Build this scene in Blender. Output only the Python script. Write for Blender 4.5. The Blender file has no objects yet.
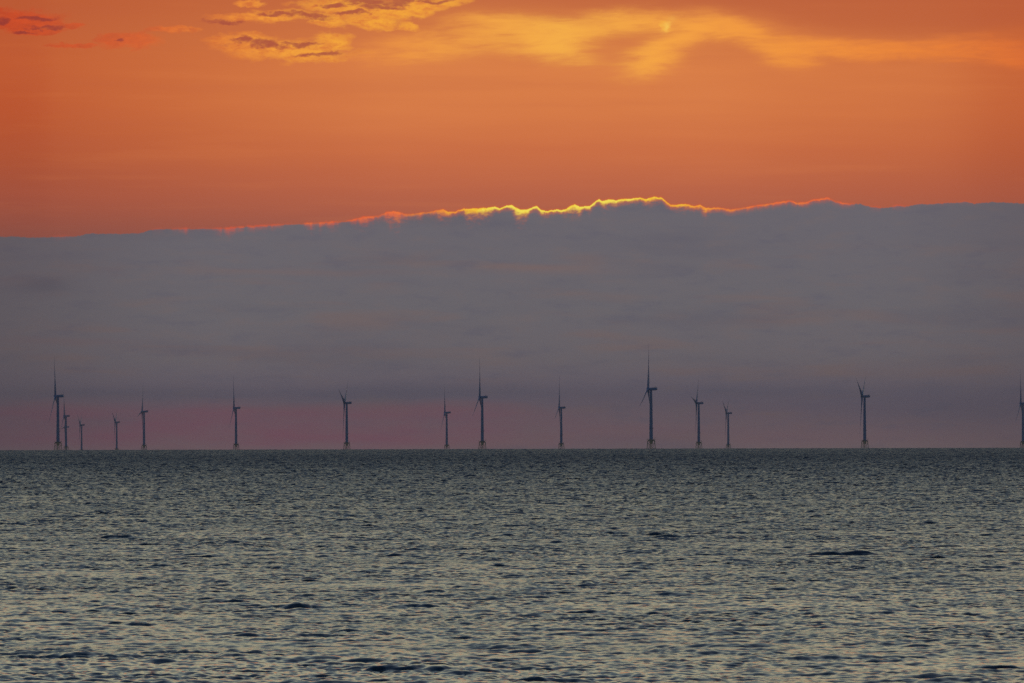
import bpy, bmesh, math, random
import numpy as np
from mathutils import Vector, Matrix

random.seed(7)
SC = bpy.context.scene
COL = SC.collection
W_PX, H_PX = 1024, 683
F_PX = 8533.0            # focal length in pixels (300 mm on a 36 mm sensor)
CAM_H = 20.0             # eye height above the sea
TWO_R = 14.8e6           # twice the effective earth radius (with refraction)
DIP = math.sqrt(4 * CAM_H / TWO_R) * F_PX          # horizon dip in pixels
HORIZON_Y = 449.3
Y0 = HORIZON_Y - DIP     # picture row of the true horizontal
ROLL = 0.0024
R = math.radians


def lin(c):
    out = []
    for v in c:
        v = v / 255.0
        out.append(v / 12.92 if v <= 0.04045 else ((v + 0.055) / 1.055) ** 2.4)
    return tuple(out)


# ------------------------------------------------------------------ render settings
SC.view_settings.view_transform = 'Standard'
SC.view_settings.look = 'None'
SC.view_settings.exposure = 0.0
SC.view_settings.gamma = 1.0
SC.cycles.use_denoising = False
SC.cycles.max_bounces = 3
SC.cycles.glossy_bounces = 2
SC.cycles.diffuse_bounces = 1
SC.cycles.volume_bounces = 0
SC.cycles.transparent_max_bounces = 8
SC.cycles.caustics_reflective = False
SC.cycles.caustics_refractive = False
SC.cycles.use_adaptive_sampling = False

# ------------------------------------------------------------------ camera
cam_d = bpy.data.cameras.new('camera')
cam_d.sensor_width = 36.0
cam_d.lens = F_PX * 36.0 / W_PX
cam_d.clip_start = 1.0
cam_d.clip_end = 200000.0
cam = bpy.data.objects.new('camera', cam_d)
COL.objects.link(cam)
pitch = math.atan((Y0 - H_PX / 2) / F_PX)
cam.matrix_world = (Matrix.Translation((0, 0, CAM_H)) @ Matrix.Rotation(R(90) + pitch, 4, 'X')
                    @ Matrix.Rotation(-ROLL, 4, 'Z'))
SC.camera = cam


# ------------------------------------------------------------------ node expression helper
class NB:
    """small wrapper that writes Math nodes from python expressions"""
    def __init__(self, tree):
        self.t = tree

    def node(self, typ, **kw):
        n = self.t.nodes.new(typ)
        for k, v in kw.items():
            setattr(n, k, v)
        return n

    def link(self, a, b):
        self.t.links.new(a, b)

    def put(self, v, sock):
        if isinstance(v, E):
            self.link(v.s, sock)
        elif isinstance(v, bpy.types.NodeSocket):
            self.link(v, sock)
        else:
            sock.default_value = v

    def m(self, op, a, b=None, c=None, clamp=False):
        n = self.node('ShaderNodeMath', operation=op, use_clamp=clamp)
        self.put(a, n.inputs[0])
        if b is not None:
            self.put(b, n.inputs[1])
        if c is not None:
            self.put(c, n.inputs[2])
        return E(self, n.outputs[0])

    def smooth(self, x, a, b, lo=0.0, hi=1.0):
        n = self.node('ShaderNodeMapRange', interpolation_type='SMOOTHSTEP')
        for v, i in ((x, 0), (a, 1), (b, 2), (lo, 3), (hi, 4)):
            self.put(v, n.inputs[i])
        return E(self, n.outputs[0])

    def linear(self, x, a, b, lo=0.0, hi=1.0):
        n = self.node('ShaderNodeMapRange', interpolation_type='LINEAR', clamp=True)
        for v, i in ((x, 0), (a, 1), (b, 2), (lo, 3), (hi, 4)):
            self.put(v, n.inputs[i])
        return E(self, n.outputs[0])

    def vec(self, x, y, z):
        n = self.node('ShaderNodeCombineXYZ')
        for v, i in ((x, 0), (y, 1), (z, 2)):
            self.put(v, n.inputs[i])
        return n.outputs[0]

    def noise(self, vec, scale=1.0, detail=2.0, rough=0.5, dist=0.0, color=False):
        n = self.node('ShaderNodeTexNoise', noise_dimensions='3D')
        self.link(vec, n.inputs['Vector'])
        n.inputs['Scale'].default_value = scale
        n.inputs['Detail'].default_value = detail
        n.inputs['Roughness'].default_value = rough
        n.inputs['Distortion'].default_value = dist
        return n.outputs['Color'] if color else E(self, n.outputs[0])

    def curve(self, x, pts, lo, hi, ylo, yhi, straight=True):
        """piecewise curve through pts, x in lo..hi, values in ylo..yhi"""
        n = self.node('ShaderNodeFloatCurve')
        cm = n.mapping
        cu = cm.curves[0]
        pp = [((px - lo) / (hi - lo), (py - ylo) / (yhi - ylo)) for px, py in pts]
        cu.points[0].location = pp[0]
        cu.points[1].location = pp[-1]
        for q in pp[1:-1]:
            cu.points.new(*q)
        for p in cu.points:
            p.handle_type = 'VECTOR' if straight else 'AUTO_CLAMPED'
        cm.extend = 'HORIZONTAL'
        cm.update()
        self.put(self.m('MULTIPLY_ADD', x, 1.0 / (hi - lo), -lo / (hi - lo), clamp=True), n.inputs['Value'])
        return E(self, n.outputs[0]) * (yhi - ylo) + ylo

    def ramp(self, x, lo, hi, stops):
        n = self.node('ShaderNodeValToRGB')
        cr = n.color_ramp
        cr.interpolation = 'EASE' if False else 'LINEAR'
        st = sorted([((p - lo) / (hi - lo), c) for p, c in stops])
        cr.elements[0].position = st[0][0]
        cr.elements[0].color = (*lin(st[0][1]), 1)
        cr.elements[1].position = st[-1][0]
        cr.elements[1].color = (*lin(st[-1][1]), 1)
        for p, c in st[1:-1]:
            e = cr.elements.new(p)
            e.color = (*lin(c), 1)
        self.put(self.m('MULTIPLY_ADD', x, 1.0 / (hi - lo), -lo / (hi - lo), clamp=True), n.inputs[0])
        return n.outputs[0]

    def mix(self, f, a, b, blend='MIX'):
        n = self.node('ShaderNodeMix', data_type='RGBA', blend_type=blend)
        n.clamp_factor = True
        self.put(f, n.inputs[0])
        for v, i in ((a, 6), (b, 7)):
            if isinstance(v, tuple):
                n.inputs[i].default_value = (*v, 1) if len(v) == 3 else v
            else:
                self.link(v, n.inputs[i])
        return n.outputs[2]


class E:
    def __init__(self, nb, s):
        self.nb, self.s = nb, s

    def __add__(self, o): return self.nb.m('ADD', self, o)
    __radd__ = __add__
    def __sub__(self, o): return self.nb.m('SUBTRACT', self, o)
    def __rsub__(self, o): return self.nb.m('SUBTRACT', o, self)
    def __mul__(self, o): return self.nb.m('MULTIPLY', self, o)
    __rmul__ = __mul__
    def __truediv__(self, o): return self.nb.m('DIVIDE', self, o)
    def __neg__(self): return self.nb.m('MULTIPLY', self, -1.0)
    def max(self, o): return self.nb.m('MAXIMUM', self, o)
    def min(self, o): return self.nb.m('MINIMUM', self, o)


# ------------------------------------------------------------------ world: sunset sky with cloud decks
SUN_AZ = 0.4      # degrees right of straight ahead
SUN_EL = 3.0
world = bpy.data.worlds.new('World')
SC.world = world
world.use_nodes = True
wt = world.node_tree
wt.nodes.clear()
nb = NB(wt)
tc = nb.node('ShaderNodeTexCoord')
sep = nb.node('ShaderNodeSeparateXYZ')
nb.link(tc.outputs['Generated'], sep.inputs[0])
dx, dy, dz = (E(nb, sep.outputs[i]) for i in range(3))
az = nb.m('ARCTAN2', dx, dy)
el = nb.m('ARCSINE', dz)
# angles measured in pixels of the 300 mm view so cloud shapes can be given in its units
X0 = az * F_PX + W_PX / 2
YU = Y0 - el * F_PX
X = X0 + (YU - H_PX / 2) * ROLL
Y = YU - (X0 - W_PX / 2) * ROLL

# gentle warp fields
P = nb.vec(X * 0.01, Y * 0.01, 0.0)
PH = nb.vec(X * 0.01, Y * 0.03, 3.7)
n_big = nb.noise(nb.vec(X * 0.004, Y * 0.016, 1.3), 1.0, 3.0, 0.5)
n_fine = nb.noise(nb.vec(X * 0.045, Y * 0.12, 5.1), 1.0, 6.0, 0.62)
n_wisp = nb.noise(nb.vec(X * 0.02, Y * 0.07, 9.4), 1.0, 6.0, 0.6, 0.6)

# --- clear orange field behind the bank
mid = nb.ramp(Y, -80, 240, [(-80, (196, 112, 72)), (0, (204, 112, 66)), (30, (214, 122, 68)), (70, (224, 130, 72)),
                            (110, (222, 127, 72)), (150, (212, 116, 70)), (185, (197, 106, 72)),
                            (210, (184, 100, 74)), (240, (158, 92, 78))])
edge = nb.ramp(Y, -80, 240, [(-80, (176, 80, 46)), (0, (188, 84, 46)), (60, (190, 80, 42)), (110, (184, 74, 38)),
                             (160, (172, 76, 46)), (200, (160, 78, 58)), (240, (140, 78, 66))])
side = nb.curve(X, [(-400, 1), (0, 1.0), (60, .8), (180, .5), (330, .18), (470, 0), (640, 0), (800, .16), (920, .3), (1024, .72), (1300, 1)],
                -400, 1300, 0, 1, straight=False)
field = nb.mix(side * 0.8 + (n_big - 0.5) * 0.14, mid, edge)
n_lay = nb.noise(nb.vec(X * 0.0035, Y * 0.05, 14.0), 1.0, 5.0, 0.55)
field = nb.mix(nb.smooth(n_lay, 0.45, 0.7) * 0.12, field, lin((190, 96, 66)))
field = nb.mix(nb.smooth(n_lay, 0.5, 0.3) * 0.1, field, lin((236, 138, 78)))

# --- soft luminous veil high in the frame
n_soft = nb.noise(nb.vec(X * 0.012, Y * 0.05, 31.0), 1.0, 4.0, 0.55)
Xs = X + (n_soft - 0.5) * 46
Ys = Y + (n_wisp - 0.5) * 12
VEIL = [(395, 52, 55, 14, -.05, .45), (450, 42, 60, 15, -.12, .6), (505, 26, 60, 13, .1, .7), (555, 42, 36, 17, .25, 1.0), (532, 50, 40, 9, 0, .45),
        (600, 25, 50, 12, -.15, .75), (650, 24, 45, 11, 0, .65), (648, 62, 30, 15, -.2, .8), (672, 46, 34, 13, -.5, .8), (716, 29, 42, 11, -.05, .85),
        (752, 38, 36, 11, .5, .75), (794, 52, 26, 15, .1, .85), (846, 49, 50, 9, .05, .85), (915, 52, 60, 8, 0, .75), (985, 50, 55, 12, .1, .7),
        (1012, 66, 22, 7, .1, .55), (1080, 44, 60, 16, 0, .6)]
vs = None
for cx, cy, rx, ry, sl, amp in VEIL:
    a_ = (Xs - cx) * (1.0 / rx)
    b_ = (Ys - cy - (Xs - cx) * sl) * (1.0 / ry)
    g_ = nb.m('POWER', math.e, -(a_ * a_ + b_ * b_)) * (amp * 1.35)
    vs = g_ if vs is None else vs + g_
n_fib = nb.noise(nb.vec(X * 0.022 + Y * 0.02, Y * 0.13, 52.0), 1.0, 6.0, 0.62, 0.4)
vs = vs * nb.linear(n_fib, 0.3, 0.7, 0.45, 1.45)
veil_m = nb.smooth(1.0 - nb.m('POWER', math.e, -vs), 0.0, 1.0) * 0.95
veil_c = nb.ramp(X, 340, 1060, [(340, (248, 150, 66)), (560, (255, 182, 74)), (700, (255, 168, 68)), (860, (248, 146, 60)), (1060, (232, 112, 50))])
veil_top = nb.curve(X, [(340, 22), (440, 6), (560, 14), (640, 10), (755, 20), (800, 33), (910, 42), (1060, 24)], 340, 1060, 0, 90, straight=False)
du = nb.smooth(Ys, veil_top + 6, veil_top - 20) * nb.smooth(X, 470, 680)
sky = nb.mix(du * 0.5, field, lin((190, 94, 58)))
sky = nb.mix(veil_m, sky, veil_c)


# --- broken sunlit clouds upper left
Xw = X + (nb.noise(nb.vec(X * 0.03, Y * 0.06, 2.2), 1.0, 4.0, 0.6) - 0.5) * 34
Yw = Y + (nb.noise(nb.vec(X * 0.035, Y * 0.07, 7.9), 1.0, 5.0, 0.62) - 0.5) * 17


def blob(cx, cy, rx, ry, slant=0.0, amp=1.0):
    a = (Xw - cx) * (1.0 / rx)
    b = (Yw - cy - (Xw - cx) * slant) * (1.0 / ry)
    return (1.0 - (a * a + b * b)) * amp


def union(items, k=None):
    out = None
    for it in items:
        b = blob(*it)
        out = b if out is None else out.max(b)
    return out


cl = union([(285, 51, 78, 13, 0.03), (335, 44, 26, 14), (245, 40, 40, 8), (265, 17, 62, 6.5, -0.02), (330, 20, 30, 8, .15),
            (345, 6, 62, 9), (405, 10, 70, 12, -0.16), (450, 3, 30, 7, -.2), (250, 4, 18, 4), (375, 22, 30, 9),
            (408, 27, 13, 4.5, 0.15), (24, 22, 46, 13), (-30, 18, 40, 20), (35, 32, 30, 5),
            (128, 42, 42, 9), (172, 30, 32, 5), (72, 27, 14, 3), (667, 25, 9, 8, 0, 1.5), (75, 46, 30, 3)])
n_tex = nb.noise(nb.vec(X * 0.09, Y * 0.2, 41.0), 1.0, 5.0, 0.65)
cl_m = nb.smooth(cl + (n_fine - 0.5) * 2.2 + (n_tex - 0.5) * 1.2, -0.15, 0.8)
cl_col = nb.ramp(X, 0, 700, [(0, (216, 72, 34)), (90, (220, 88, 44)), (150, (228, 104, 50)), (215, (252, 150, 58)), (300, (255, 172, 60)),
                             (420, (255, 176, 58)), (700, (255, 186, 70))])
cl_col = nb.mix(nb.linear(n_tex * 0.6 + n_fine * 0.4, 0.42, 0.6) * 0.95, cl_col, nb.ramp(X, 0, 700, [(0, (190, 62, 34)), (150, (206, 96, 54)), (300, (226, 128, 60)), (700, (240, 150, 66))]))
sky = nb.mix(cl_m * nb.curve(X, [(-100, .7), (60, .75), (130, .8), (200, .85), (420, .9), (480, .75), (700, .8)], -100, 700, 0, 1), sky, cl_col)
core = union([(310, 16, 30, 3.2, .05), (350, 13, 22, 2.5), (320, 54, 30, 2.5, 0.02), (275, 14, 22, 2.2), (34, 20, 26, 3), (44, 28, 20, 2.2), (440, 2, 18, 2.5), (380, 8, 26, 3), (262, 43, 26, 6, 0.1), (240, 40, 16, 5), (222, 22, 24, 3.2, 0.04), (365, 3, 34, 5), (410, 1, 30, 4.5, -0.1), (330, 5, 20, 3.5), (300, 44, 26, 2.6),
              (2, 23, 10, 5), (24, 33, 14, 2.4), (122, 41, 5, 2)])
core_m = nb.smooth(core + (n_fine - 0.5) * 1.6 + (n_tex - 0.5) * 1.6, -0.1, 1.0)
core_c = nb.ramp(X, 0, 500, [(0, (150, 58, 50)), (200, (170, 78, 62)), (400, (176, 88, 66)), (500, (180, 96, 70))])
sky = nb.mix(core_m * 0.85, sky, core_c)

# small bright shred of cloud
sh_a = (Xw - 668) * (1 / 5.5)
sh_b = (Yw - 25 + (Xw - 668) * 0.5) * (1 / 5.0)
sky = nb.mix(nb.m('POWER', math.e, -(sh_a * sh_a + sh_b * sh_b)) * 0.75, sky, lin((255, 206, 92)))

# --- top edge of the dark bank, traced in four stretches
SEG = [
    [(0, 237), (16, 237), (30, 238), (80, 236.5), (85, 234), (110, 234.2), (140, 233.5), (150, 230.5), (160, 229.5), (200, 229.3), (230, 229), (241, 227.5), (256, 227)],
    [(256, 227), (285, 225), (300, 224.2), (320, 223.5), (345, 222.5), (352, 221), (365, 218), (378, 217.3), (382, 215.6), (387, 213.5), (397, 213), (404, 215.5), (410, 215.5), (420, 214.2),
     (430, 213.2), (443, 210.8), (448, 212.6), (455, 213.4), (463, 210.2), (475, 210), (485, 209.6), (495, 208), (500, 210), (507, 206.8), (512, 206.5)],
    [(512, 206.5), (516, 209.4), (520, 211), (528, 211), (533, 208.2), (537, 207.6), (541, 211.4), (546, 212.6), (557, 211), (566, 211), (570, 208), (575, 206), (580, 208.2), (590, 207), (594, 204),
     (599, 200.8), (603, 202.3), (608, 201), (616, 201.5), (632, 200), (640, 199), (646, 200.6), (654, 198), (662, 199), (666, 203), (671, 207), (676, 206.5), (682, 205), (688, 206), (694, 208),
     (700, 206.4), (706, 209.6), (718, 209), (730, 211), (738, 210), (750, 208), (768, 205.2)],
    [(768, 205.2), (780, 203.4), (790, 202), (796, 203.8), (804, 204), (815, 201), (828, 199), (836, 203), (850, 205), (860, 204), (870, 207), (880, 208.6), (890, 207.5), (897, 206), (905, 207),
     (920, 204.5), (940, 204), (965, 202), (975, 204), (995, 202.4), (1024, 204)],
]
edge_y = None
for i, pts in enumerate(SEG):
    lo, hi = pts[0][0], pts[-1][0]
    c = nb.curve(X, pts, lo, hi, 190, 245)
    if edge_y is None:
        edge_y = c
    else:
        edge_y = edge_y + (c - pts[0][1])      # each stretch is flat outside its own span
n_edge = nb.noise(nb.vec(X * 0.2, 0.0, 4.0), 1.0, 4.0, 0.65)
far_side = nb.noise(nb.vec(az * 9.0, 0.0, 8.0), 1.0, 6.0, 0.55)
out_frame = nb.smooth(X, 1030, 1500) + nb.smooth(X, -6, -500)
edge_y = edge_y + (n_edge - 0.5) * 2.6 + out_frame * (far_side - 0.42) * 260
d = edge_y - Y                       # > 0 above the edge
n_lump = nb.noise(nb.vec(X * 0.11, Y * 0.11, 6.0), 1.0, 4.0, 0.6)
d = d + (n_lump - 0.5) * 3.0

# dusky glow lines just over the bank
bank_m = nb.smooth(d, 0.7, -0.7)

# --- bank colours
bank = nb.ramp(Y, 180, 455, [(180, (110, 105, 112)), (215, (110, 105, 112)), (260, (111, 106, 112)), (310, (112, 107, 112)), (360, (115, 107, 112)),
                             (392, (116, 104, 115)), (412, (122, 102, 110)), (438, (127, 105, 108)), (455, (130, 113, 112))])
n_str = nb.noise(nb.vec(X * 0.007, Y * 0.055, 11.0), 1.0, 4.0, 0.5, 0.3)
n_str2 = nb.noise(nb.vec(X * 0.004, Y * 0.03, 17.0), 1.0, 3.0, 0.5)
bank = nb.mix(nb.smooth(n_str, 0.5, 0.72) * 0.42 * nb.smooth(Y, 235, 265), bank, lin((128, 104, 98)))
bank = nb.mix(nb.smooth(n_str2, 0.52, 0.3) * 0.25, bank, lin((92, 88, 102)))
n_mot = nb.noise(nb.vec(X * 0.02, Y * 0.07, 44.0), 1.0, 6.0, 0.65)
bank = nb.mix(nb.smooth(n_mot, 0.5, 0.72) * 0.32, bank, lin((124, 108, 106)))
bank = nb.mix(nb.smooth(n_mot, 0.5, 0.28) * 0.34, bank, lin((94, 92, 108)))
def gauss(cx, cy, rx, ry):
    a = (X - cx) * (1.0 / rx)
    b = (Y - cy + (n_str - 0.5) * 14) * (1.0 / ry)
    return nb.m('POWER', math.e, -(a * a + b * b))
bank = nb.mix(gauss(548, 269, 62, 4) * 0.4, bank, lin((134, 106, 98)))
bank = nb.mix(gauss(300, 272, 110, 3) * 0.3, bank, lin((130, 104, 98)))
bank = nb.mix(gauss(45, 286, 26, 8) * 0.4, bank, lin((78, 78, 92)))
bank = nb.mix(gauss(60, 341, 80, 4) * 0.3, bank, lin((126, 98, 96)))
bank = nb.mix(gauss(900, 372, 130, 10) * 0.3, bank, lin((122, 102, 98)))
bank = nb.mix(gauss(700, 398, 360, 14) * 0.2, bank, lin((88, 86, 106)))
bank = nb.mix(gauss(960, 410, 150, 18) * 0.4, bank, lin((88, 86, 104)))
bank = nb.mix(gauss(150, 394, 190, 7) * 0.28, bank, lin((84, 82, 100)))
bank = nb.mix(gauss(440, 392, 120, 7) * 0.22, bank, lin((92, 88, 104)))
pk_top = nb.curve(X, [(-300, 396), (0, 402), (150, 404), (250, 405), (360, 408), (470, 402), (560, 412), (640, 420), (1300, 424)], -300, 1300, 380, 450, straight=False)
n_pk = nb.noise(nb.vec(X * 0.012, Y * 0.06, 27.0), 1.0, 4.0, 0.55)
pink = nb.smooth(Y + (n_str - 0.5) * 22, pk_top - 9, pk_top + 16) * (1.0 - nb.smooth(Y, 438, 456) * 0.7)
pk_amp = nb.curve(X, [(-300, .6), (0, .8), (250, .85), (440, .7), (560, .35), (700, .22), (1024, .1)], -300, 1024, 0, 1, straight=False)
bank = nb.mix(pink * pk_amp * nb.linear(n_pk, 0.3, 0.65, 0.45, 1.0), bank, lin((138, 85, 100)))
bside = nb.smooth(X, 230, -60) * 0.5 + nb.smooth(X, 860, 1080) * 0.32
bank = nb.mix(bside, bank, lin((84, 72, 78)))
sky = nb.mix(bank_m, sky, bank)

# --- bright silver lining along the edge, strongest near the hidden sun
rim_a = nb.curve(X, [(-100, 0), (40, 0), (62, .12), (75, .02), (150, .02), (160, .16), (180, .12), (186, .4), (192, .4), (200, .12), (215, .15), (225, .6), (245, .5), (275, .4), (284, .2), (295, .02), (304, .1), (308, .85), (320, .85), (325, .3), (330, .75),
                     (340, .6), (346, .15), (353, .8), (400, .95), (409, .75), (413, .3), (420, .9), (426, .3), (440, .95), (500, 1), (660, 1), (705, 1), (730, .8), (760, .85), (838, .85), (848, .45), (856, .08), (868, .05),
                     (878, .3), (886, .08), (897, .4), (906, .1), (930, .04), (965, .15), (980, .02), (1100, .0)],
                 -100, 1100, 0, 1)
THK1 = [(180, 1.2), (188, 2.4), (200, .8), (225, 2.4), (232, 2.2), (245, 1.2), (275, 1.3), (290, .6), (306, 1), (312, 2.6), (320, 2.2), (324, .8), (332, 2.2), (340, 1.4), (347, .6), (356, 1.6), (364, 3), (372, 1.6), (384, 1.8), (390, 3.8), (398, 4.2), (405, 2), (412, 1.2), (418, 2), (426, 1), (434, 1.6), (441, 3), (447, 2.6), (453, .9), (460, .9)]
THK2 = [(460, .9), (464, 1.6), (468, 3.6), (476, 3.2), (482, 3), (490, 2.4), (496, 1), (503, .8), (510, 1.4), (514, 2.6), (519, 4), (526, 3.2), (530, 1.1), (536, 1.3), (542, 1.6), (548, 1.1), (558, 1), (567, 1.4), (572, 2.8), (579, 3), (584, 1.2), (590, 1.6), (596, 1), (603, 2.2), (610, 2.2), (618, 1.6), (624, 1), (634, 1.1), (642, 1.2), (650, 2.2), (658, 1.2), (666, 1.1), (674, 1), (684, 1.9), (692, .9), (700, 1.4), (706, 2.4), (712, 1)]
th1 = nb.curve(X, THK1, 180, 460, 0, 5)
th2 = nb.curve(X, THK2, 460, 712, 0, 5)
thk = th1 + (th2 - 0.9)
n_w2 = nb.noise(nb.vec(X * 0.16, Y * 0.3, 21.0), 1.0, 3.0, 0.6)
rim_w = (thk * nb.linear(n_w2, 0.3, 0.7, 0.6, 1.8)).max(0.6)
hot = nb.curve(X, [(150, 0), (360, .18), (400, .35), (455, .55), (475, .85), (520, 1), (610, 1), (650, .82), (700, .6), (740, .34), (830, .2), (900, 0)], 150, 900, 0, 1, straight=False)
n_brk = nb.noise(nb.vec(X * 0.075, 0.0, 63.0), 1.0, 2.0, 0.5)
rim_a = rim_a * nb.smooth(n_brk, 0.38, 0.52).max((hot * 1.8).min(1.0)).max(0.12)
rd = (0.8 - d).max(0.0) / rim_w
rim = nb.m('POWER', math.e, -(rd * rd)) * nb.smooth(d, 2.0, 0.7) * rim_a
rd2 = (0.4 - d).max(0.0) / (rim_w * 1.7 + 1.0)
halo = nb.m('POWER', math.e, -(rd2 * rd2)) * nb.smooth(d, 3.6, 0.6) * rim_a
sky = nb.mix(halo * 0.62, sky, nb.mix(hot, lin((208, 84, 58)), lin((232, 104, 42))))
hot_n = (hot + (n_lump - 0.5) * 0.9).max(0.0).min(1.0)
rim_col = nb.ramp(hot_n, 0, 1, [(0, (240, 92, 58)), (.25, (255, 122, 62)), (.55, (255, 162, 56)), (.85, (255, 204, 56)), (1, (255, 232, 88))])
sky = nb.mix(rim * nb.linear(hot, 0, 1, 0.8, 1.15), sky, rim_col)

# --- the sky beyond the picture: high thin deck lit from below the horizon ahead, blue dusk overhead
eld = el * (180 / math.pi)
azd = nb.m('ABSOLUTE', az * (180 / math.pi))
front = nb.smooth(azd, 125, 25)
n_hi = nb.noise(tc.outputs['Generated'], 5.0, 4.0, 0.55)
high = nb.ramp(eld, 0, 90, [(0, (204, 188, 158)), (4, (222, 208, 170)), (8, (234, 226, 182)), (11.5, (184, 192, 172)), (15, (112, 138, 152)), (25, (54, 86, 118)), (45, (32, 58, 96)), (90, (24, 46, 84))])
high = nb.mix(nb.smooth(n_hi, 0.35, 0.7) * 0.4, high, lin((96, 104, 116)))
sky = nb.mix(nb.smooth(eld, 3.0, 4.6), sky, high)
sky = nb.mix(nb.smooth(el, -0.0016, -0.01), sky, lin((84, 80, 88)))

nish = nb.node('ShaderNodeTexSky', sky_type='NISHITA')
nish.sun_disc = False
nish.sun_elevation = R(SUN_EL)
nish.sun_rotation = R(SUN_AZ)
nish.air_density = 1.0
nish.dust_density = 0.6
nish.ozone_density = 2.0
bg_n = nb.node('ShaderNodeBackground')
nb.link(nish.outputs[0], bg_n.inputs[0])
bg_n.inputs[1].default_value = 0.08
bg_c = nb.node('ShaderNodeBackground')
nb.link(sky, bg_c.inputs[0])
bg_c.inputs[1].default_value = 1.0
mixs = nb.node('ShaderNodeMixShader')
nb.put(front, mixs.inputs[0])
nb.link(bg_n.outputs[0], mixs.inputs[1])
nb.link(bg_c.outputs[0], mixs.inputs[2])
wo = nb.node('ShaderNodeOutputWorld')
nb.link(mixs.outputs[0], wo.inputs[0])
world.cycles.sampling_method = 'MANUAL'
world.cycles.sample_map_resolution = 1024

# ------------------------------------------------------------------ sun (veiled behind the bank)
sun_d = bpy.data.lights.new('sun', 'SUN')
sun_d.energy = 0.02
sun_d.angle = R(40)
sun_d.color = (1.0, 0.62, 0.32)
sun = bpy.data.objects.new('sun', sun_d)
COL.objects.link(sun)
sdir = Vector((math.sin(R(SUN_AZ)) * math.cos(R(8)), math.cos(R(SUN_AZ)) * math.cos(R(8)), math.sin(R(8))))
sun.rotation_euler = sdir.to_track_quat('Z', 'Y').to_euler()
sun.location = (0, 0, 400)


# ------------------------------------------------------------------ materials
def new_mat(name):
    m = bpy.data.materials.new(name)
    m.use_nodes = True
    m.node_tree.nodes.clear()
    n = NB(m.node_tree)
    out = n.node('ShaderNodeOutputMaterial')
    bs = n.node('ShaderNodeBsdfPrincipled')
    n.link(bs.outputs[0], out.inputs[0])
    return m, n, bs, out


def paint(name, col, rough, var=0.12, scale=0.15):
    m, n, bs, out = new_mat(name)
    t = n.node('ShaderNodeTexCoord')
    ns = n.noise(t.outputs['Object'], scale, 5.0, 0.6)
    streak = n.node('ShaderNodeMapping')
    streak.inputs['Scale'].default_value = (1.2, 1.2, 0.05)
    n.link(t.outputs['Object'], streak.inputs[0])
    ns2 = n.noise(streak.outputs[0], 1.0, 4.0, 0.6)
    c = n.mix(n.linear(ns * 0.5 + ns2 * 0.5, 0.35, 0.65), tuple(v * (1 - var) for v in col), tuple(min(1, v * (1 + var)) for v in col))
    n.link(c, bs.inputs['Base Color'])
    bs.inputs['Roughness'].default_value = rough
    return m


M_PAINT = paint('blue_skylit_paint', (0.13, 0.29, 0.68), 0.45)  # blue dusk skylight put into the base colour of light grey towers
M_BLADE = paint('blade_gelcoat', (0.13, 0.29, 0.68), 0.4)  # same skylight blue mixed into the blade colour
M_YELL = paint('yellow_marine_paint', (0.68, 0.56, 0.34), 0.5, 0.2, 0.4)
M_STEEL = paint('galvanised_steel', (0.30, 0.31, 0.31), 0.5, 0.2, 0.5)
M_DARK = paint('dark_window', (0.03, 0.03, 0.035), 0.3)


# ------------------------------------------------------------------ sea surface
def ocean_tile(L, N, wind_deg, lam_peak, hs, lam_min, lam_max, spread, seed):
    """random sea heights and horizontal shifts on an L x L periodic tile"""
    rng = np.random.default_rng(seed)
    k1 = np.fft.fftfreq(N, d=L / N) * 2 * np.pi
    kx, ky = np.meshgrid(k1, k1, indexing='xy')
    k = np.hypot(kx, ky)
    k[0, 0] = 1.0
    kp = 2 * np.pi / lam_peak
    th = np.arctan2(ky, kx) - math.radians(wind_deg)
    S = k ** -4.0 * np.exp(-1.25 * (kp / k) ** 2) * (np.abs(np.cos(th / 2)) ** (2 * spread) + 0.015)
    lamb = 2 * np.pi / k
    S *= (lamb > lam_min) * (lamb < lam_max)
    S[0, 0] = 0
    a = np.sqrt(S) * (rng.standard_normal((N, N)) + 1j * rng.standard_normal((N, N)))
    return k, kx, ky, a, hs


def fields(tile, lam_cut):
    k, kx, ky, a, hs = tile
    h_full = np.real(np.fft.ifft2(a))
    norm = (hs / 4.0) / h_full.std()
    aa = a * np.exp(-0.5 * (k * lam_cut / (2 * np.pi)) ** 4)
    h = np.real(np.fft.ifft2(aa)) * norm
    ddx = np.real(np.fft.ifft2(-1j * kx / k * aa)) * norm
    ddy = np.real(np.fft.ifft2(-1j * ky / k * aa)) * norm
    return np.stack([h, ddx, ddy], -1).astype(np.float32)


def sample(f, L, x, y):
    N = f.shape[0]
    u = (x / L * N) % N
    v = (y / L * N) % N
    i0 = u.astype(np.int32) % N
    j0 = v.astype(np.int32) % N
    fu = (u - np.floor(u)).astype(np.float32)[..., None]
    fv = (v - np.floor(v)).astype(np.float32)[..., None]
    i1 = (i0 + 1) % N
    j1 = (j0 + 1) % N
    return (f[j0, i0] * (1 - fu) * (1 - fv) + f[j0, i1] * fu * (1 - fv) + f[j1, i0] * (1 - fu) * fv + f[j1, i1] * fu * fv)


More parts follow.
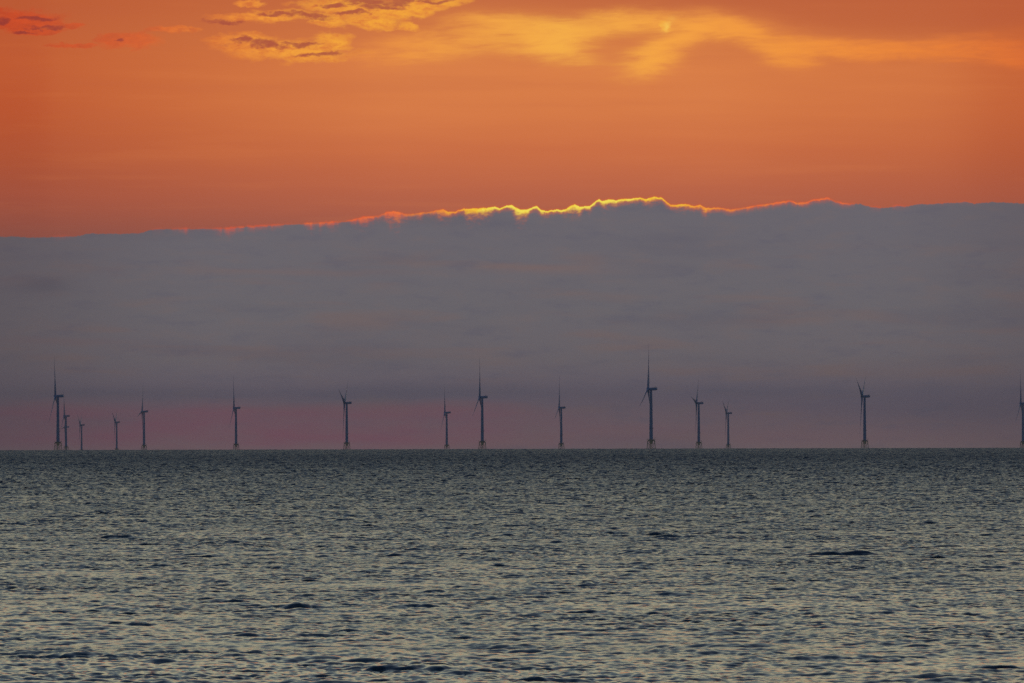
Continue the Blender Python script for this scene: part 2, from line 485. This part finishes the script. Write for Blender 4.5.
# picture position, length and height (pixels) of the steeper crests
CRESTS = [(837, 556, 72, 4.5), (677, 538, 40, 3), (656, 536, 22, 3), (290, 609, 50, 5), (415, 608, 46, 4.5), (425, 614, 40, 3), (195, 558, 42, 3.4), (120, 539, 40, 2.2),
          (8, 590, 34, 4), (650, 615, 44, 4), (636, 570, 30, 3), (690, 627, 36, 3), (390, 671, 60, 5), (435, 668, 40, 4), (60, 676, 40, 4), (960, 616, 44, 3.5),
          (545, 681, 60, 5), (930, 558, 30, 2.4), (775, 574, 34, 2.4), (540, 592, 30, 2.6), (240, 578, 34, 2.6), (350, 640, 36, 3), (760, 652, 40, 3.6), (575, 480, 30, 1.5),
          (880, 640, 40, 3.4), (140, 625, 40, 3.4), (985, 532, 26, 1.8), (460, 545, 26, 2), (1000, 668, 46, 4), (180, 654, 36, 3.2)]
_rc = random.Random(5)
for _ in range(46):
    _y = 500 + 183 * _rc.random() ** 0.8
    CRESTS.append((_rc.uniform(-20, 1044), _y, _rc.uniform(14, 34) * (0.6 + (_y - 480) / 300), _rc.uniform(1.2, 2.3) * (0.6 + (_y - 480) / 250)))
COLPX = 1.6              # width of a sea mesh column in pixels
SEA_R = 38000.0


def build_sea():
    # radii: coarse underfoot, fine from the bottom of the view to the horizon, coarse beyond it
    near = [0.5 * 1.13 ** i for i in range(200)]
    near = [r for r in near if r < 560]
    fine = [560.0]
    while fine[-1] < 18500:
        q_ = fine[-1]
        fine.append(q_ + (0.42 if q_ < 1500 else min(q_ * 0.00028, 1.8) if q_ < 8000 else q_ * 0.00028))
    far = [fine[-1]]
    while far[-1] < SEA_R:
        far.append(min(far[-1] * 1.02, SEA_R))
    r = np.array(near + fine + far[1:])
    half = 548.0 / F_PX
    a_f = np.linspace(-half, half, int(2 * half * F_PX / COLPX))
    step = a_f[1] - a_f[0]
    a_out = [half]
    while a_out[-1] < math.pi:
        step = min(step * 1.12, 0.08)
        a_out.append(a_out[-1] + step)
    a_out = np.array(a_out[1:-1])
    ang = np.concatenate([-a_out[::-1], a_f, a_out])
    nr, na = len(r), len(ang)
    rr = np.repeat(r[:, None], na, 1)
    aa = np.repeat(ang[None, :], nr, 0)
    x = rr * np.sin(aa)
    y = rr * np.cos(aa)
    z = -rr * rr / TWO_R
    wind = 256.0
    tA = (ocean_tile(611.0, 2048, wind, 18.0, 0.44, 0.9, 80.0, 5.0, 11), 611.0, 0.0)
    tB = (ocean_tile(197.0, 1024, wind + 12, 4.0, 0.20, 0.6, 12.0, 3.0, 23), 197.0, 0.31)
    tC = (ocean_tile(67.0, 512, wind - 10, 1.6, 0.085, 0.4, 5.0, 2.5, 37), 67.0, -0.22)
    chop = 1.25
    disp = np.zeros((nr, na, 3), np.float32)
    # wave groups: the short sea comes in livelier and calmer patches of a few tens of metres
    grp = fields(ocean_tile(733.0, 512, wind + 5, 90.0, 4.0, 18.0, 300.0, 1.0, 51), 0.0)
    gust = sample(grp, 733.0, x, y)[..., 0]
    gust = np.clip(1.0 + 0.22 * gust, 0.6, 1.5)
    for tile, L, rot in (tA, tB, tC):
        cr, sr = math.cos(rot), math.sin(rot)
        xs, ys = x * cr + y * sr, -x * sr + y * cr
        cuts = [0.0, 2.0, 3.2, 5.0, 9.0, 16.0, 32.0]
        rowsp = np.gradient(r)
        rowsp[r > SEA_R / 2] = 60.0
        for li, cut in enumerate(cuts):
            lo = -1 if li == 0 else cuts[li] / 1.1
            hi = 1e9 if li == len(cuts) - 1 else cuts[li + 1] / 1.1
            rows = np.where((rowsp >= lo) & (rowsp < hi))[0]
            if len(rows) == 0:
                continue
            f = fields(tile, cut)
            for a0, b0 in [(g[0], g[-1] + 1) for g in np.split(rows, np.where(np.diff(rows) > 1)[0] + 1)]:
              s = sample(f, L, xs[a0:b0], ys[a0:b0])
              if L < 500:
                  s = s * gust[a0:b0, :, None]
              disp[a0:b0, :, 0] += s[..., 0]
              disp[a0:b0, :, 1] += (s[..., 1] * cr - s[..., 2] * sr) * chop
              disp[a0:b0, :, 2] += (s[..., 1] * sr + s[..., 2] * cr) * chop
    fade = np.clip((rr - 3) / 30, 0, 1) * np.clip((30000 - rr) / 8000, 0, 1)
    fade = fade * (1 + 1.7 * np.clip((rr - 950) / 3800, 0, 1))
    # gusts: patches of livelier and calmer water
    # a few steeper single crests, as the photograph shows them
    for px, py, ln, hh in CRESTS:
        hh = hh * 0.95
        ln = ln * 1.15
        dep = (py + (px - W_PX / 2) * ROLL - Y0) / F_PX
        b_ = dep * TWO_R
        D = (b_ - math.sqrt(b_ * b_ - 4 * CAM_H * TWO_R)) / 2
        xc = (px - W_PX / 2) / F_PX * D
        lw = ln / F_PX * D / 2
        H_ = hh / F_PX * D
        r0, r1 = np.searchsorted(r, [D - 12, D + 12])
        u = x[r0:r1] - xc
        vv = y[r0:r1] - D - 0.12 * u + 0.5 * np.sin(u * 1.3 + px)
        env = np.exp(-np.abs(u / lw) ** 2.0) * (0.86 + 0.14 * np.sin(u * 1.1 + py))
        wf = np.where(vv < 0, H_ * 1.9, H_ * 3.4)
        disp[r0:r1, :, 0] += H_ * env * np.exp(-(vv / wf) ** 2)
    z = z + disp[..., 0] * fade
    x = x + disp[..., 1] * fade
    y = y + disp[..., 2] * fade
    verts = np.stack([x, y, z], -1).reshape(-1, 3).astype(np.float32)
    idx = np.arange(nr * na, dtype=np.int32).reshape(nr, na)
    nxt = np.roll(idx, -1, axis=1)
    # columns run to the left/right ends and close behind the camera
    q = np.stack([idx[:-1, :], nxt[:-1, :], nxt[1:, :], idx[1:, :]], -1).reshape(-1, 4)
    q = q[:, ::-1]
    # centre cap
    verts = np.concatenate([verts, np.array([[0, 0, 0]], np.float32)])
    cidx = len(verts) - 1
    cap = np.stack([np.full(na, cidx, np.int32), nxt[0], idx[0]], -1)
    me = bpy.data.meshes.new('sea')
    nv = len(verts)
    me.vertices.add(nv)
    me.vertices.foreach_set('co', verts.ravel())
    loops = np.concatenate([q.ravel(), cap.ravel()]).astype(np.int32)
    nq, nc = len(q), len(cap)
    me.loops.add(len(loops))
    me.loops.foreach_set('vertex_index', loops)
    me.polygons.add(nq + nc)
    starts = np.concatenate([np.arange(nq) * 4, nq * 4 + np.arange(nc) * 3]).astype(np.int32)
    me.polygons.foreach_set('loop_start', starts)
    me.update(calc_edges=True)
    me.shade_smooth()
    ob = bpy.data.objects.new('sea', me)
    COL.objects.link(ob)
    ob['kind'] = 'structure'
    return ob


sea = build_sea()
m, n, bs, out = new_mat('sea_water')
tcs = n.node('ShaderNodeTexCoord')
mp = n.node('ShaderNodeMapping')
mp.inputs['Scale'].default_value = (1.0, 0.7, 1.0)
n.link(tcs.outputs['Object'], mp.inputs[0])
patch = n.noise(tcs.outputs['Object'], 0.012, 4.0, 0.6)
rip1 = n.noise(mp.outputs[0], 1.1, 4.0, 0.62)
rip2 = n.noise(mp.outputs[0], 0.28, 3.0, 0.6)
hgt = rip1 * 0.05 + rip2 * 0.08
bump = n.node('ShaderNodeBump')
n.put(n.linear(patch, 0.3, 0.7, 0.75, 1.0), bump.inputs['Strength'])
bump.inputs['Distance'].default_value = 1.0
n.put(hgt, bump.inputs['Height'])
n.link(bump.outputs[0], bs.inputs['Normal'])
bs.inputs['Base Color'].default_value = (0.004, 0.024, 0.036, 1)
bs.inputs['IOR'].default_value = 1.333
dist = n.node('ShaderNodeVectorMath', operation='LENGTH')
n.link(tcs.outputs['Object'], dist.inputs[0])
n.put(n.linear(E(n, dist.outputs['Value']), 700, 6500, 0.09, 0.40) + n.linear(patch, 0.35, 0.65, -0.03, 0.05), bs.inputs['Roughness'])
sea.data.materials.append(m)


# ------------------------------------------------------------------ geometry helpers
def tube(bm, p0, p1, r0, r1=None, seg=12, cap=True):
    r1 = r0 if r1 is None else r1
    p0, p1 = Vector(p0), Vector(p1)
    ax = (p1 - p0)
    q = ax.to_track_quat('Z', 'Y')
    ra, rb = [], []
    for i in range(seg):
        a = 2 * math.pi * i / seg
        v = q @ Vector((math.cos(a), math.sin(a), 0))
        ra.append(bm.verts.new(p0 + v * r0))
        rb.append(bm.verts.new(p1 + v * r1))
    for i in range(seg):
        j = (i + 1) % seg
        bm.faces.new((ra[i], ra[j], rb[j], rb[i]))
    if cap:
        bm.faces.new(ra[::-1])
        bm.faces.new(rb)


def lathe(bm, prof, seg=32, axis='Z', origin=(0, 0, 0)):
    rings = []
    o = Vector(origin)
    for rad, h in prof:
        ring = []
        for i in range(seg):
            a = 2 * math.pi * i / seg
            if axis == 'Z':
                v = Vector((rad * math.cos(a), rad * math.sin(a), h))
            else:
                v = Vector((h, rad * math.cos(a), rad * math.sin(a)))
            ring.append(bm.verts.new(o + v))
        rings.append(ring)
    for a, b in zip(rings, rings[1:]):
        for i in range(seg):
            j = (i + 1) % seg
            bm.faces.new((a[i], a[j], b[j], b[i]))
    bm.faces.new(rings[0][::-1])
    bm.faces.new(rings[-1])


def box(bm, c, s, bevel=0.0):
    b = bmesh.new()
    bmesh.ops.create_cube(b, size=1.0)
    for v in b.verts:
        v.co = Vector((v.co.x * s[0], v.co.y * s[1], v.co.z * s[2])) + Vector(c)
    if bevel:
        bmesh.ops.bevel(b, geom=b.edges[:], offset=bevel, segments=3, affect='EDGES', profile=0.5)
    tmp = bpy.data.meshes.new('tmp')
    b.to_mesh(tmp)
    b.free()
    bm.from_mesh(tmp)
    bpy.data.meshes.remove(tmp)


def finish(name, bm, mat, parent=None, smooth=True):
    bmesh.ops.recalc_face_normals(bm, faces=bm.faces[:])
    me = bpy.data.meshes.new(name)
    bm.to_mesh(me)
    bm.free()
    me.materials.append(mat)
    if smooth:
        me.shade_smooth()
        try:
            me.set_sharp_from_angle(angle=R(35))
        except Exception:
            pass
    ob = bpy.data.objects.new(name, me)
    COL.objects.link(ob)
    if parent:
        ob.parent = parent
    return ob


# ------------------------------------------------------------------ one wind turbine with its parts
HUB_Z = 110.0
BLADE_L = 84.0
TP_Z = 17.5       # top of the foundation


def make_turbine():
    root = bpy.data.objects.new('wind_turbine', None)
    root.empty_display_size = 5
    COL.objects.link(root)
    # jacket foundation: three battered legs with crossed braces
    bm = bmesh.new()
    tops, bots = [], []
    for k in range(3):
        a = R(100 + 120 * k)
        tops.append(Vector((7.4 * math.cos(a), 7.4 * math.sin(a), 12.5)))
        bots.append(Vector((10.6 * math.cos(a), 10.6 * math.sin(a), -12.0)))
    for t, b in zip(tops, bots):
        tube(bm, b, t, 0.7, 0.65, 14)
    for k in range(3):
        t0, b0, t1, b1 = tops[k], bots[k], tops[(k + 1) % 3], bots[(k + 1) % 3]
        tube(bm, t0.lerp(b0, 0.04), t1.lerp(b1, 0.60), 0.3, seg=8)
        tube(bm, t1.lerp(b1, 0.04), t0.lerp(b0, 0.60), 0.299, seg=8)
    finish('jacket_foundation', bm, M_YELL, root)
    # transition piece: central can with three sloping box arms down to the legs
    bm = bmesh.new()
    lathe(bm, [(2.6, 9.5), (3.3, 11.5), (3.7, 17.2), (3.7, 17.5)], 28)
    for k in range(3):
        a = R(100 + 120 * k)
        ca, sa = math.cos(a), math.sin(a)
        prof = [(2.4, 16.6, 1.3), (5.2, 16.0, 1.2), (7.2, 14.4, 1.05), (7.5, 12.4, 0.95)]
        for (d0, z0, r0), (d1, z1, r1) in zip(prof, prof[1:]):
            tube(bm, (d0 * ca, d0 * sa, z0), (d1 * ca, d1 * sa, z1), r0, r1, 14)
    tp = finish('transition_piece', bm, M_YELL, root)
    bm = bmesh.new()
    lathe(bm, [(3.6, 17.0), (7.9, 17.1), (7.9, 17.45), (3.6, 17.46)], 28)
    finish('platform', bm, M_STEEL, tp)
    bm = bmesh.new()
    for i in range(24):
        a0, a1 = 2 * math.pi * i / 24, 2 * math.pi * (i + 1) / 24
        p = Vector((7.75 * math.cos(a0), 7.75 * math.sin(a0), 17.44))
        qv = Vector((7.75 * math.cos(a1), 7.75 * math.sin(a1), 17.44))
        tube(bm, p, p + Vector((0, 0, 1.2)), 0.05, seg=5)
        tube(bm, p + Vector((0, 0, 1.2)), qv + Vector((0, 0, 1.2)), 0.05, seg=5)
        tube(bm, p + Vector((0, 0, 0.6)), qv + Vector((0, 0, 0.6)), 0.04, seg=5)
    finish('railing', bm, M_YELL, tp)
    bm = bmesh.new()
    for s in (-0.6, 0.6):
        tube(bm, (s, -8.6, 17.3), (s, -9.2, -3), 0.22, seg=8)
    for i in range(16):
        z = 16.5 - i * 1.1
        tube(bm, (-0.6, -8.63 - i * 0.03, z), (0.6, -8.63 - i * 0.03, z), 0.06, seg=5)
    finish('boat_landing_ladder', bm, M_YELL, tp)
    # davit crane on the platform
    bm = bmesh.new()
    tube(bm, (6.2, 1.5, 17.44), (6.2, 1.5, 20.6), 0.25, 0.2, 8)
    tube(bm, (6.2, 1.5, 20.5), (8.4, 0.4, 21.4), 0.18, 0.12, 8)
    finish('davit_crane', bm, M_YELL, tp)
    # tower in three cans with flange rings
    bm = bmesh.new()
    prof = []
    cans = [(17.52, 3.4), (40.0, 3.2), (73.0, 2.8), (106.4, 2.3)]
    for (z0, r0), (z1, r1) in zip(cans, cans[1:]):
        prof += [(r0 + 0.06, z0), (r0 + 0.06, z0 + 0.35), (r0, z0 + 0.4), (r1, z1 - 0.4), (r1 + 0.06, z1 - 0.35)]
    prof += [(2.36, 106.4)]
    lathe(bm, prof, 36)
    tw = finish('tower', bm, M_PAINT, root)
    bm = bmesh.new()
    box(bm, (0, -3.42, 19.4), (1.1, 0.16, 2.3), 0.05)
    finish('door', bm, M_DARK, tw)
    # ring gallery with lamps and mark boards part way up the tower
    bm = bmesh.new()
    lathe(bm, [(3.2, 37.6), (4.0, 37.65), (4.0, 37.9), (3.2, 37.92)], 28)
    box(bm, (4.0, 0, 38.6), (0.7, 1.0, 1.4), 0.08)
    finish('lamp_gallery', bm, M_STEEL, tw)
    # nacelle, axis along X, hub end towards -X
    tilt = R(3)
    bm = bmesh.new()
    secs = [(-3.4, 1.7, 1.7, 0.0), (-2.8, 2.3, 2.2, 0.0), (0, 2.7, 2.55, 0.05), (5, 2.8, 2.6, 0.1), (9.6, 2.7, 2.4, 0.2), (11.2, 2.3, 1.9, 0.45), (11.6, 1.6, 1.3, 0.6)]
    rings = []
    for xx, hw, hh, zc in secs:
        ring = []
        for i in range(24):
            a = 2 * math.pi * i / 24
            c, s = math.cos(a), math.sin(a)
            e = 0.45
            ring.append(bm.verts.new((xx, hw * math.copysign(abs(c) ** e, c), zc + hh * math.copysign(abs(s) ** e, s))))
        rings.append(ring)
    for a, b in zip(rings, rings[1:]):
        for i in range(24):
            j = (i + 1) % 24
            bm.faces.new((a[i], a[j], b[j], b[i]))
    bm.faces.new(rings[0][::-1])
    bm.faces.new(rings[-1])
    lathe(bm, [(2.35, -3.55), (2.45, -2.0)], 24, 'Z')       # yaw collar on the tower top
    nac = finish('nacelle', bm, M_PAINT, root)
    nac.location = (0, 0, HUB_Z)
    nac.rotation_euler = (0, tilt * 0.4, 0)
    bm = bmesh.new()
    box(bm, (8.6, 0, 3.0), (5.2, 4.6, 0.3), 0.05)
    for xx in (6.1, 7.4, 8.7, 10.0, 11.1):
        for yy in (-2.25, 2.25):
            tube(bm, (xx, yy, 3.1), (xx, yy, 4.3), 0.07, seg=6)
    for yy in (-2.25, 2.25):
        tube(bm, (6.0, yy, 4.3), (11.2, yy, 4.3), 0.08, seg=6)
        tube(bm, (6.0, yy, 3.7), (11.2, yy, 3.7), 0.06, seg=6)
    tube(bm, (11.15, -2.25, 4.3), (11.15, 2.25, 4.3), 0.08, seg=6)
    finish('hoist_platform', bm, M_STEEL, nac)
    bm = bmesh.new()
    tube(bm, (4.2, 0.6, 2.5), (4.2, 0.6, 5.0), 0.07, seg=6)
    tube(bm, (4.2, 0.1, 4.9), (4.2, 1.1, 4.9), 0.06, seg=6)
    finish('wind_vane', bm, M_STEEL, nac)
    # rotor hub and three blades; the hub turns about local X
    bm = bmesh.new()
    lathe(bm, [(2.2, 1.3), (2.35, 0.6), (2.35, -1.4), (2.1, -2.4), (1.5, -3.2), (0.7, -3.7), (0.15, -3.85)], 28, 'X')
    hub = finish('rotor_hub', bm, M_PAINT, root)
    hub.location = (-4.9, 0, HUB_Z + 0.3)
    hub.rotation_mode = 'XYZ'
    bm = bmesh.new()
    rings = []
    st = [(1.0, 1.35, 1.35, 0, 0.0), (3.5, 1.35, 1.3, 5, 0.0), (8, 1.9, 1.05, 16, .15), (14, 2.5, .8, 14, .3), (22, 2.25, .58, 10, .3), (34, 1.75, .4, 6, .2), (46, 1.35, .28, 3, .1),
          (58, .98, .18, 1, 0), (68, .66, .11, 0, 0), (81.0, .38, .07, -1, 0), (BLADE_L, .1, .03, -1, 0)]
    for z, ch, th, tw_, off in st:
        ring = []
        ch, th = ch * 1.5, th * 1.6
        cone = -math.tan(R(1.2)) * z - 1.2 * (z / BLADE_L) ** 2
        for i in range(16):
            a = 2 * math.pi * i / 16
            cy, cx = ch * math.cos(a), th * math.sin(a) * (1.0 + 0.35 * math.cos(a))
            t = R(tw_ + 3)
            yy = cy * math.cos(t) - cx * math.sin(t) + off * ch
            xx = cy * math.sin(t) + cx * math.cos(t)
            ring.append(bm.verts.new((xx + cone - 0.6, yy, z)))
        rings.append(ring)
    for a, b in zip(rings, rings[1:]):
        for i in range(16):
            j = (i + 1) % 16
            bm.faces.new((a[i], a[j], b[j], b[i]))
    bm.faces.new(rings[0][::-1])
    bm.faces.new(rings[-1])
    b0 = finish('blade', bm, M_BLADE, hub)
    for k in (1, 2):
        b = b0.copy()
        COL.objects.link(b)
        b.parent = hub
        b.rotation_euler = (R(120 * k), 0, 0)
    return root


def copy_tree(o, parent=None):
    c = o.copy()
    COL.objects.link(c)
    if parent is not None:
        c.parent = parent
    for ch in list(o.children):
        copy_tree(ch, c)
    return c


def place(px, py, hub_z=HUB_Z):
    """distance and x,y of a tower whose nacelle shows at picture position px,py"""
    yu = py + (px - W_PX / 2) * ROLL
    xu = (px - W_PX / 2) - (py - H_PX / 2) * ROLL
    tan = (Y0 - yu) / F_PX
    a, b, c = 1 / TWO_R, tan, -(hub_z - CAM_H)
    D = (-b + math.sqrt(b * b - 4 * a * c)) / (2 * a)
    ang = math.atan(xu / F_PX)
    return D, D * math.sin(ang), D * math.cos(ang)


# tower x, nacelle row, blade phase (degrees from straight up, leaning left), slant of the rotor, label
TURB = [
    (57.9, 396.2, 130, .13, 'tall dark blue wind turbine furthest left with one long blade pointing straight up'),
    (66.0, 416.0, 127, .13, 'mid sized wind turbine close behind the right side of the leftmost tall turbine'),
    (66.2, 427.0, 95, .12, 'smallest faint wind turbine hidden behind the tower just right of the leftmost tall turbine'),
    (81.6, 425.0, 62, .12, 'very small far wind turbine standing alone just right of the leftmost cluster of three'),
    (116.7, 422.3, 62, .14, 'small far wind turbine between the leftmost cluster and the next taller slim turbine'),
    (144.0, 411.6, 100, .12, 'slim wind turbine with a thin vertical blade, fifth tower position from the left edge'),
    (236.0, 408.0, 128, .12, 'lone wind turbine in the wide gap left of the Y shaped rotor'),
    (346.7, 403.0, 68, .15, 'wind turbine with a spread Y shaped rotor, alone between the centre and the left gap'),
    (446.7, 412.6, 128, .12, 'pale slim wind turbine just left of the tall central turbine'),
    (482.2, 397.2, 119, .15, 'tall wind turbine near the centre, its upper blade leaning slightly left'),
    (561.2, 407.7, 112, .11, 'wind turbine between the tall central turbine and the tallest turbine, one blade up'),
    (651.0, 389.0, 113, .15, 'tallest and nearest wind turbine, right of centre, with a long blade straight up'),
    (698.7, 403.2, 80, .12, 'wind turbine right beside the tallest one, a short blade pointing left at the hub'),
    (728.2, 413.2, 63, .14, 'small pale wind turbine furthest right of the trio beside the tallest turbine'),
    (864.6, 396.5, 63, .14, 'tall lone wind turbine on the right with two blades raised in a V'),
    (1022.9, 403.5, 124, .12, 'wind turbine cut off by the right edge of the picture'),
]
proto = make_turbine()
proto['category'] = 'wind turbine'
proto['group'] = 'offshore wind turbines along the horizon'
for i, (px, py, ph, s, label) in enumerate(TURB):
    o = proto if i == 0 else copy_tree(proto)
    D, xx, yy = place(px, py)
    o.location = (xx, yy, -D * D / TWO_R)
    o.rotation_euler = (0, 0, -math.asin(s) - math.atan2(xx, yy))
    o['label'] = label
    for ch in o.children:
        if ch.name.startswith('rotor_hub'):
            ch.rotation_euler = (R(ph), R(2), 0)
    print('turbine', px, round(D))

# ------------------------------------------------------------------ sea haze
HZ = 39500.0
bm = bmesh.new()
ZB, ZT = -SEA_R * SEA_R / TWO_R - 4.0, 196.0
bmesh.ops.create_cube(bm, size=1.0)
for v in bm.verts:
    v.co = Vector((v.co.x * 2 * HZ, v.co.y * 2 * HZ, ZB if v.co.z < 0 else ZT))
me = bpy.data.meshes.new('haze')
bm.to_mesh(me)
bm.free()
haze = bpy.data.objects.new('haze', me)
COL.objects.link(haze)
haze['kind'] = 'stuff'
m = bpy.data.materials.new('haze_air')
m.use_nodes = True
m.node_tree.nodes.clear()
n = NB(m.node_tree)
out = n.node('ShaderNodeOutputMaterial')
pv = n.node('ShaderNodeVolumePrincipled')
pv.inputs['Color'].default_value = (0.95, 0.87, 0.98, 1)
pv.inputs['Density'].default_value = 1.9e-5
pv.inputs['Anisotropy'].default_value = 0.0
n.link(pv.outputs[0], out.inputs['Volume'])
haze.data.materials.append(m)
